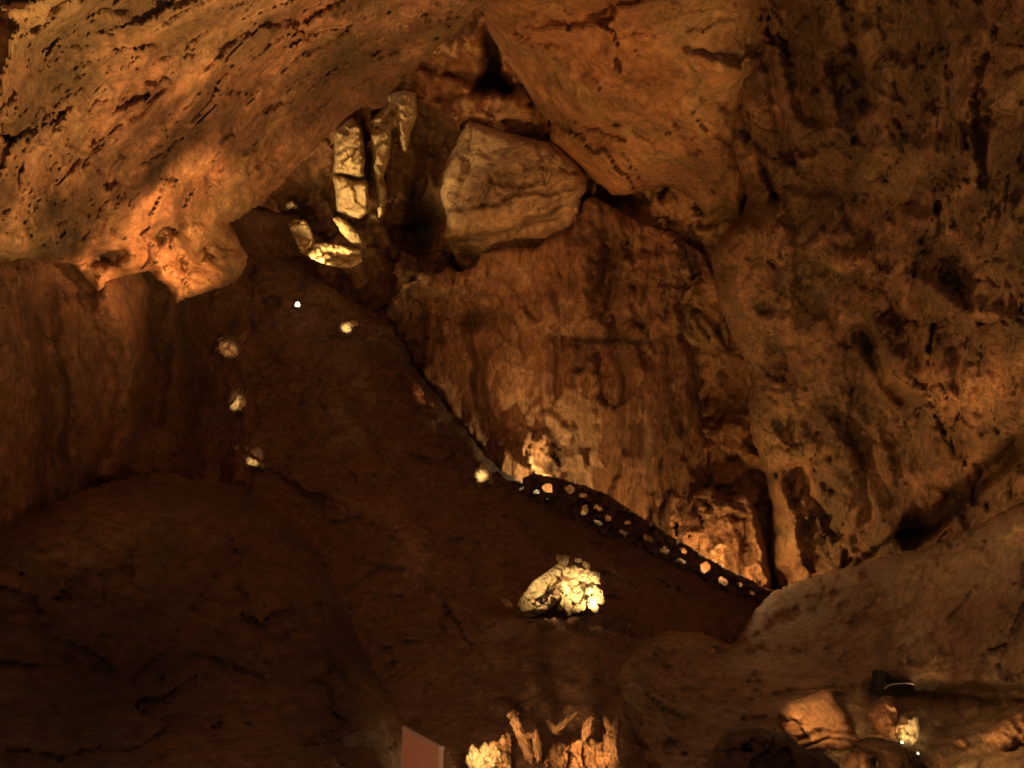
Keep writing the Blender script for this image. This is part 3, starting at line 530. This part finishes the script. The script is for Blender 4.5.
# lit and dark boulders at the lower right
def boulder(outl, d, dn, m, label, seed, tone=(), feats=(), rnd=(12, .6), step=1.7):
    xs = [p[0] for p in outl]; ys = [p[1] for p in outl]
    d = surf('floor_lower', sum(xs)/len(xs), min(770, max(ys)))-.35 if dn == 0 else d
    shell('boulder', outl, [(min(xs), min(ys), d+.6), (max(xs), min(ys), d+.6), (sum(xs)/len(xs), max(ys), d-.2), (sum(xs)/len(xs), sum(ys)/len(ys), d)], m, step=step, jit=2, rnd=rnd, noise=((.16, 1.1, 5, False), (.07, 3, 4, True)), blocks=((.12, 1.4, .06),), seed=seed, tn=.25, skirt=1.0,
          feats=feats, tones=tone, label=label, cat='boulder')
boulder([(778, 712), (787, 703), (805, 697), (822, 689), (831, 689), (838, 704), (848, 715), (851, 726), (860, 740), (856, 749), (842, 753), (828, 749), (812, 754), (798, 747), (788, 739), (780, 724)], 12.2, 0, M_rust, 'largest lit boulder at lower right, tan with banded foot', 61,
        feats=(('line', [(795, 738), (825, 732), (852, 734)], 2.5, .2), ('line', [(805, 746), (830, 740), (856, 744)], 2.5, .2), ('line', [(790, 728), (820, 724), (846, 724)], 2, .12)), tone=(('line', [(805, 746), (830, 740), (856, 744)], 2, -.4), ('line', [(795, 738), (825, 732), (852, 734)], 2, -.35)))
boulder([(866, 712), (872, 703), (882, 696), (892, 696), (900, 708), (900, 722), (897, 738), (888, 740), (878, 732), (870, 722)], 12.6, 0, M_rust, 'dim reddish boulder below the dark floodlight', 62, tone=(('blob', 884, 715, 40, 40, 0, -.1),))
boulder([(894, 726), (899, 715), (908, 710), (918, 711), (921, 728), (919, 741), (911, 747), (902, 742), (895, 735)], 12.1, 0, M_pale, 'small golden boulder lit brightest among the lower right rocks', 63, feats=(('line', [(902, 722), (910, 745)], 2, .2), ('line', [(912, 712), (914, 738)], 2, .15)))
boulder([(842, 762), (850, 753), (864, 749), (876, 755), (874, 764), (880, 770), (876, 800), (842, 800)], 11.2, 0, M_rust, 'tan boulder cut by the bottom edge below the largest lit one', 64)
boulder([(979, 735), (990, 726), (1003, 719), (1012, 712), (1019, 704), (1030, 698), (1045, 720), (1040, 745), (1020, 744), (1005, 752), (998, 750), (985, 745)], 11.6, 0, M_rust, 'reddish boulder at the right edge of the view', 65, tone=(('blob', 1005, 730, 60, 60, 0, -.15),))
boulder([(955, 764), (963, 756), (975, 755), (986, 758), (984, 772), (982, 800), (950, 800)], 10.6, 0, M_pale, 'smooth pale boulder at the bottom edge under the reddish pair', 66, tone=(('blob', 970, 770, 60, 60, 0, -.25),))
boulder([(934, 768), (934, 754), (940, 748), (946, 757), (954, 768), (954, 800), (934, 800)], 10.8, 0, M_rust, 'narrow reddish boulder at the bottom edge, next to the smooth pale one', 67)
boulder([(949, 742), (957, 735), (966, 736), (970, 746), (966, 752), (956, 748)], 11.6, 0, M_rust, 'small reddish rock between the golden boulder and the one at the edge', 68)
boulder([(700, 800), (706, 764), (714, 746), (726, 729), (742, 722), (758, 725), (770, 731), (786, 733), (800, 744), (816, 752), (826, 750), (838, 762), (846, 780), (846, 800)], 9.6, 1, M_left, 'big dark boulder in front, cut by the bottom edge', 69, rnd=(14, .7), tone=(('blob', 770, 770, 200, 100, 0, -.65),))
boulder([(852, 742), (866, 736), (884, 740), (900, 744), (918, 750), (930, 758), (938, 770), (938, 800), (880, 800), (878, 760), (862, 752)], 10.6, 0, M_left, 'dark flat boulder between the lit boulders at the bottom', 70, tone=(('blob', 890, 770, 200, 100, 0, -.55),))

# ================================================================== made things
M_dark = plain('black painted metal', (.012, .012, .01), .7)
M_board = plain('weathered board', (.40, .18, .08), .7)
M_rim = plain('pale board rim', (.34, .24, .15), .6)
M_cable = plain('pale cable', (.5, .42, .3), .5)
def box(name, c, ex, ey, ez, m, parent=None, bev=.01, **tags):
    """box with half-extent vectors ex, ey, ez about c"""
    bm = bmesh.new(); bmesh.ops.create_cube(bm, size=2)
    for v in bm.verts: v.co = Vector(ex)*v.co.x + Vector(ey)*v.co.y + Vector(ez)*v.co.z
    if bev: bmesh.ops.bevel(bm, geom=bm.edges[:], offset=bev, segments=2, affect='EDGES')
    bmesh.ops.recalc_face_normals(bm, faces=bm.faces[:])
    me = bpy.data.meshes.new(name); bm.to_mesh(me); bm.free()
    c = Vector(c); o = put(name, me, m, parent, **tags)
    o.location = c-Vector(parent.location) if parent and not parent.parent else c
    return o
def tube(name, pts, r, m, parent=None, **tags):
    cu = bpy.data.curves.new(name, 'CURVE'); cu.dimensions = '3D'; cu.bevel_depth = r; cu.bevel_resolution = 3; cu.use_fill_caps = True
    sp = cu.splines.new('POLY'); sp.points.add(len(pts)-1)
    org = Vector(parent.location) if parent else Vector(pts[-1])
    for p, v in zip(sp.points, pts): p.co = (*(Vector(v)-org), 1)
    tmp = bpy.data.objects.new('tmp', cu); C.objects.link(tmp); dg = bpy.context.evaluated_depsgraph_get(); me = bpy.data.meshes.new_from_object(tmp.evaluated_get(dg))
    bpy.data.objects.remove(tmp); me.name = name; me.materials.clear()
    o = put(name, me, m, parent, **tags)
    if not parent: o.location = org
    return o

# information board
A, B = PV(405, 728.5, 5.6), PV(441, 748, 5.0)                     # upper corners
down = Vector((0, -.12, -1)).normalized(); hgt = .46
u = (B-A); nrm = u.cross(down).normalized(); cen = (A+B)/2+down*hgt/2
foot = cen+down*hgt*.5+Vector((0, 0, -.6))
sg = empty('information_board', foot, 'slanting brown information board standing at the bottom edge in front', 'sign')
box('board_panel', cen, u*.5, down*hgt*.5, nrm*.012, M_board, sg, .004)
for k, (p, q, r) in enumerate(((A, B, 0), (A, A+down*hgt, 0), (B, B+down*hgt, 0), (A+down*hgt, B+down*hgt, 0))):
    v = q-p; w = v.normalized().cross(nrm)
    box('frame_strip', (p+q)/2, v*.5+v.normalized()*.008, w*.008, nrm*.014, M_rim, sg, .003)
box('post', cen+down*hgt*.4+Vector((0, .03, -.42)), (.03, 0, 0), (0, .03, 0), (0, 0, .5), M_dark, sg, .006)

# dark floodlight with a trailing pale cable
fc = PV(879, 681, 13.3)
fl = empty('floodlight', PV(879, 692, 13.3), 'black floodlight on a short post above the golden boulder', 'lamp')
box('lamp_housing', fc+Vector((0, 0, .06)), (.075, .02, 0), (-.01, .07, .0), (.01, 0, .10), M_dark, fl, .02)
box('lamp_post', fc-Vector((.0, 0, .09)), (.03, 0, 0), (0, .03, 0), (0, 0, .09), M_dark, fl, .008)
box('bracket', fc-Vector((-.02, .0, .03)), (.085, 0, 0), (0, .02, 0), (0, 0, .02), M_dark, fl, .006)
tube('cable', [P(x, y, 13.1) for x, y in ((884, 689), (886, 687), (890, 685), (895, 684), (901, 683.6), (908, 683.4), (914, 684.5))], .009, M_cable, label='short pale cable curving away from the black floodlight', cat='cable')

# small bare lamps
def bulb(px, py, d, r, col, es, label, group=None):
    e = empty('small_lamp', P(px, py, d)-np.array([0, 0, r*1.3]), label, 'lamp', group)
    bm = bmesh.new(); bmesh.ops.create_uvsphere(bm, u_segments=16, v_segments=10, radius=r)
    for v in bm.verts: v.co.z = v.co.z*1.0+ (r*.25 if v.co.z > r*.7 else 0)
    me = bpy.data.meshes.new('bulb'); bm.to_mesh(me); bm.free()
    o = put('bulb', me, plain('lamp glow', col, emit=col, es=es), e); o.location = (0, 0, r*1.3)
    bm = bmesh.new(); bmesh.ops.create_cone(bm, cap_ends=True, segments=16, radius1=r*.7, radius2=r*.55, depth=r*.8)
    me = bpy.data.meshes.new('socket'); bm.to_mesh(me); bm.free(); o = put('socket', me, M_dark, e); o.location = (0, 0, r*.2)
bulb(297.5, 305, 22.6, .06, (1, .93, .75), 9, 'small white lamp glowing high on the slope below the ledge')
bulb(918, 753.5, 11.2, .014, (1, .8, .5), 3, 'tiny lamp dot under the golden boulder')
bulb(902, 742.5, 11.6, .015, (1, .85, .5), 5, 'tiny lamp at the foot of the golden boulder')

# ================================================================== light
w = bpy.data.worlds.new('cave gloom'); scn.world = w; w.use_nodes = True
w.node_tree.nodes['Background'].inputs[0].default_value = (1.0, .56, .36, 1); w.node_tree.nodes['Background'].inputs[1].default_value = .5
WARM = (1.0, .56, .22); GOLD = (1.0, .70, .34); RED = (1.0, .47, .17)
def spot(pos, tgt, W, cone, col=WARM, blend=.6, r=.15):
    l = bpy.data.lights.new('unseen spot', 'SPOT'); o = bpy.data.objects.new('unseen_spot', l); C.objects.link(o)
    l.energy = W; l.color = col; l.spot_size = R(cone); l.spot_blend = blend; l.shadow_soft_size = r
    p = PV(*pos); q = PV(*tgt); o.location = p; o.rotation_euler = (q-p).to_track_quat('-Z', 'Y').to_euler(); return o
def point(pos, W, col=WARM, r=.1):
    l = bpy.data.lights.new('cave lamp', 'POINT'); o = bpy.data.objects.new('cave_lamp', l); C.objects.link(o)
    l.energy = W; l.color = col; l.shadow_soft_size = r; o.location = PV(*pos); return o
# broad floods added in open air, no fixtures behind them
spot((300, 680, 7.5), (150, 100, 13), 3500, 78, WARM, .9, .3)        # overhang
spot((560, 700, 12), (600, 80, 23), 2700, 46, RED, .9, .4)           # vault
spot((330, 470, 13), (580, 310, 26), 2600, 38, RED, .8, .3)          # curtain
spot((720, 700, 11), (900, 260, 17), 1350, 85, WARM, .9, .3)         # right wall
spot((300, 420, 17), (450, 170, 26), 560, 50, WARM, .8, .2)          # slab and pillars
spot((1060, 600, 11), (1000, 455, 14), 240, 50, WARM, .9, .1)           # far right lamp
spot((140, 620, 9), (90, 350, 17), 300, 60, RED, .9, .2)             # left wall
# lamps on the walkway
point((546, 474, 23.9), 130, GOLD, .05)
point((722, 551, 22.7), 170, WARM, .06)
point((700, 560, 23.0), 90, WARM, .06)
point((600, 508, 23.2), 50, WARM, .06)
# head of slope
spot((270, 262, 21.5), (350, 170, 24.3), 950, 60, GOLD, .6, .08)
spot((285, 262, 22.2), (335, 252, 23.6), 600, 45, GOLD, .6, .05)
spot((255, 335, 16.0), (180, 250, 17.0), 850, 85, RED, .9, .1)      # overhang lip
# mound
spot((512, 566, D_M-1.0), (545, 592, D_M), 420, 50, GOLD, .9, .03)
spot((618, 622, D_M-1.1), (580, 588, D_M), 800, 42, GOLD, .9, .04)
spot((572, 560, D_M-1.3), (576, 580, D_M+.2), 200, 34, GOLD, .9, .04)
# small rocks
for (px, py, W, cn), d in zip(((347, 327, 450, 12), (482, 475, 450, 14), (421, 396, 50, 18), (231, 347, 120, 24), (237, 403, 200, 16), (253, 461, 260, 12), (291, 205, 120, 9)), ROCKD):
    spot((px-8, py+12, d-1.5), (px, py, d), W, cn, GOLD if W > 60 else RED, 1.0, .03)
# bottom group
point((474, 756, D-.55), 30, GOLD, .03)
spot((486, 740, D-1.2), (486, 756, D), 90, 32, WARM, .9, .04)
spot((500, 766, D-1.3), (518, 742, D), 120, 55, WARM, .8, .05)
spot((615, 764, D-1.2), (590, 752, D), 480, 38, WARM, .8, .05)
# lower right rocks
d = surf('floor_lower', 822, 735)
spot((795, 680, d-2.6), (818, 722, d-.2), 680, 22, WARM, .8, .05)
d = surf('floor_lower', 905, 740)
spot((925, 755, d-1.1), (910, 726, d-.2), 170, 40, GOLD, .8, .04)
spot((865, 745, d-1.5), (884, 715, d-.2), 110, 32, RED, .8, .04)
d = surf('floor_lower', 1005, 745)
spot((965, 745, d-1.6), (1010, 728, d-.2), 170, 42, WARM, .8, .04)
spot((950, 750, d-1.6), (968, 765, d-.6), 170, 34, WARM, .8, .04)
spot((830, 745, d-1.6), (858, 758, d-.4), 170, 34, WARM, .8, .04)
# board
spot((455, 766, 4.2), (424, 752, 5.3), 3.6, 36, RED, .8, .05)
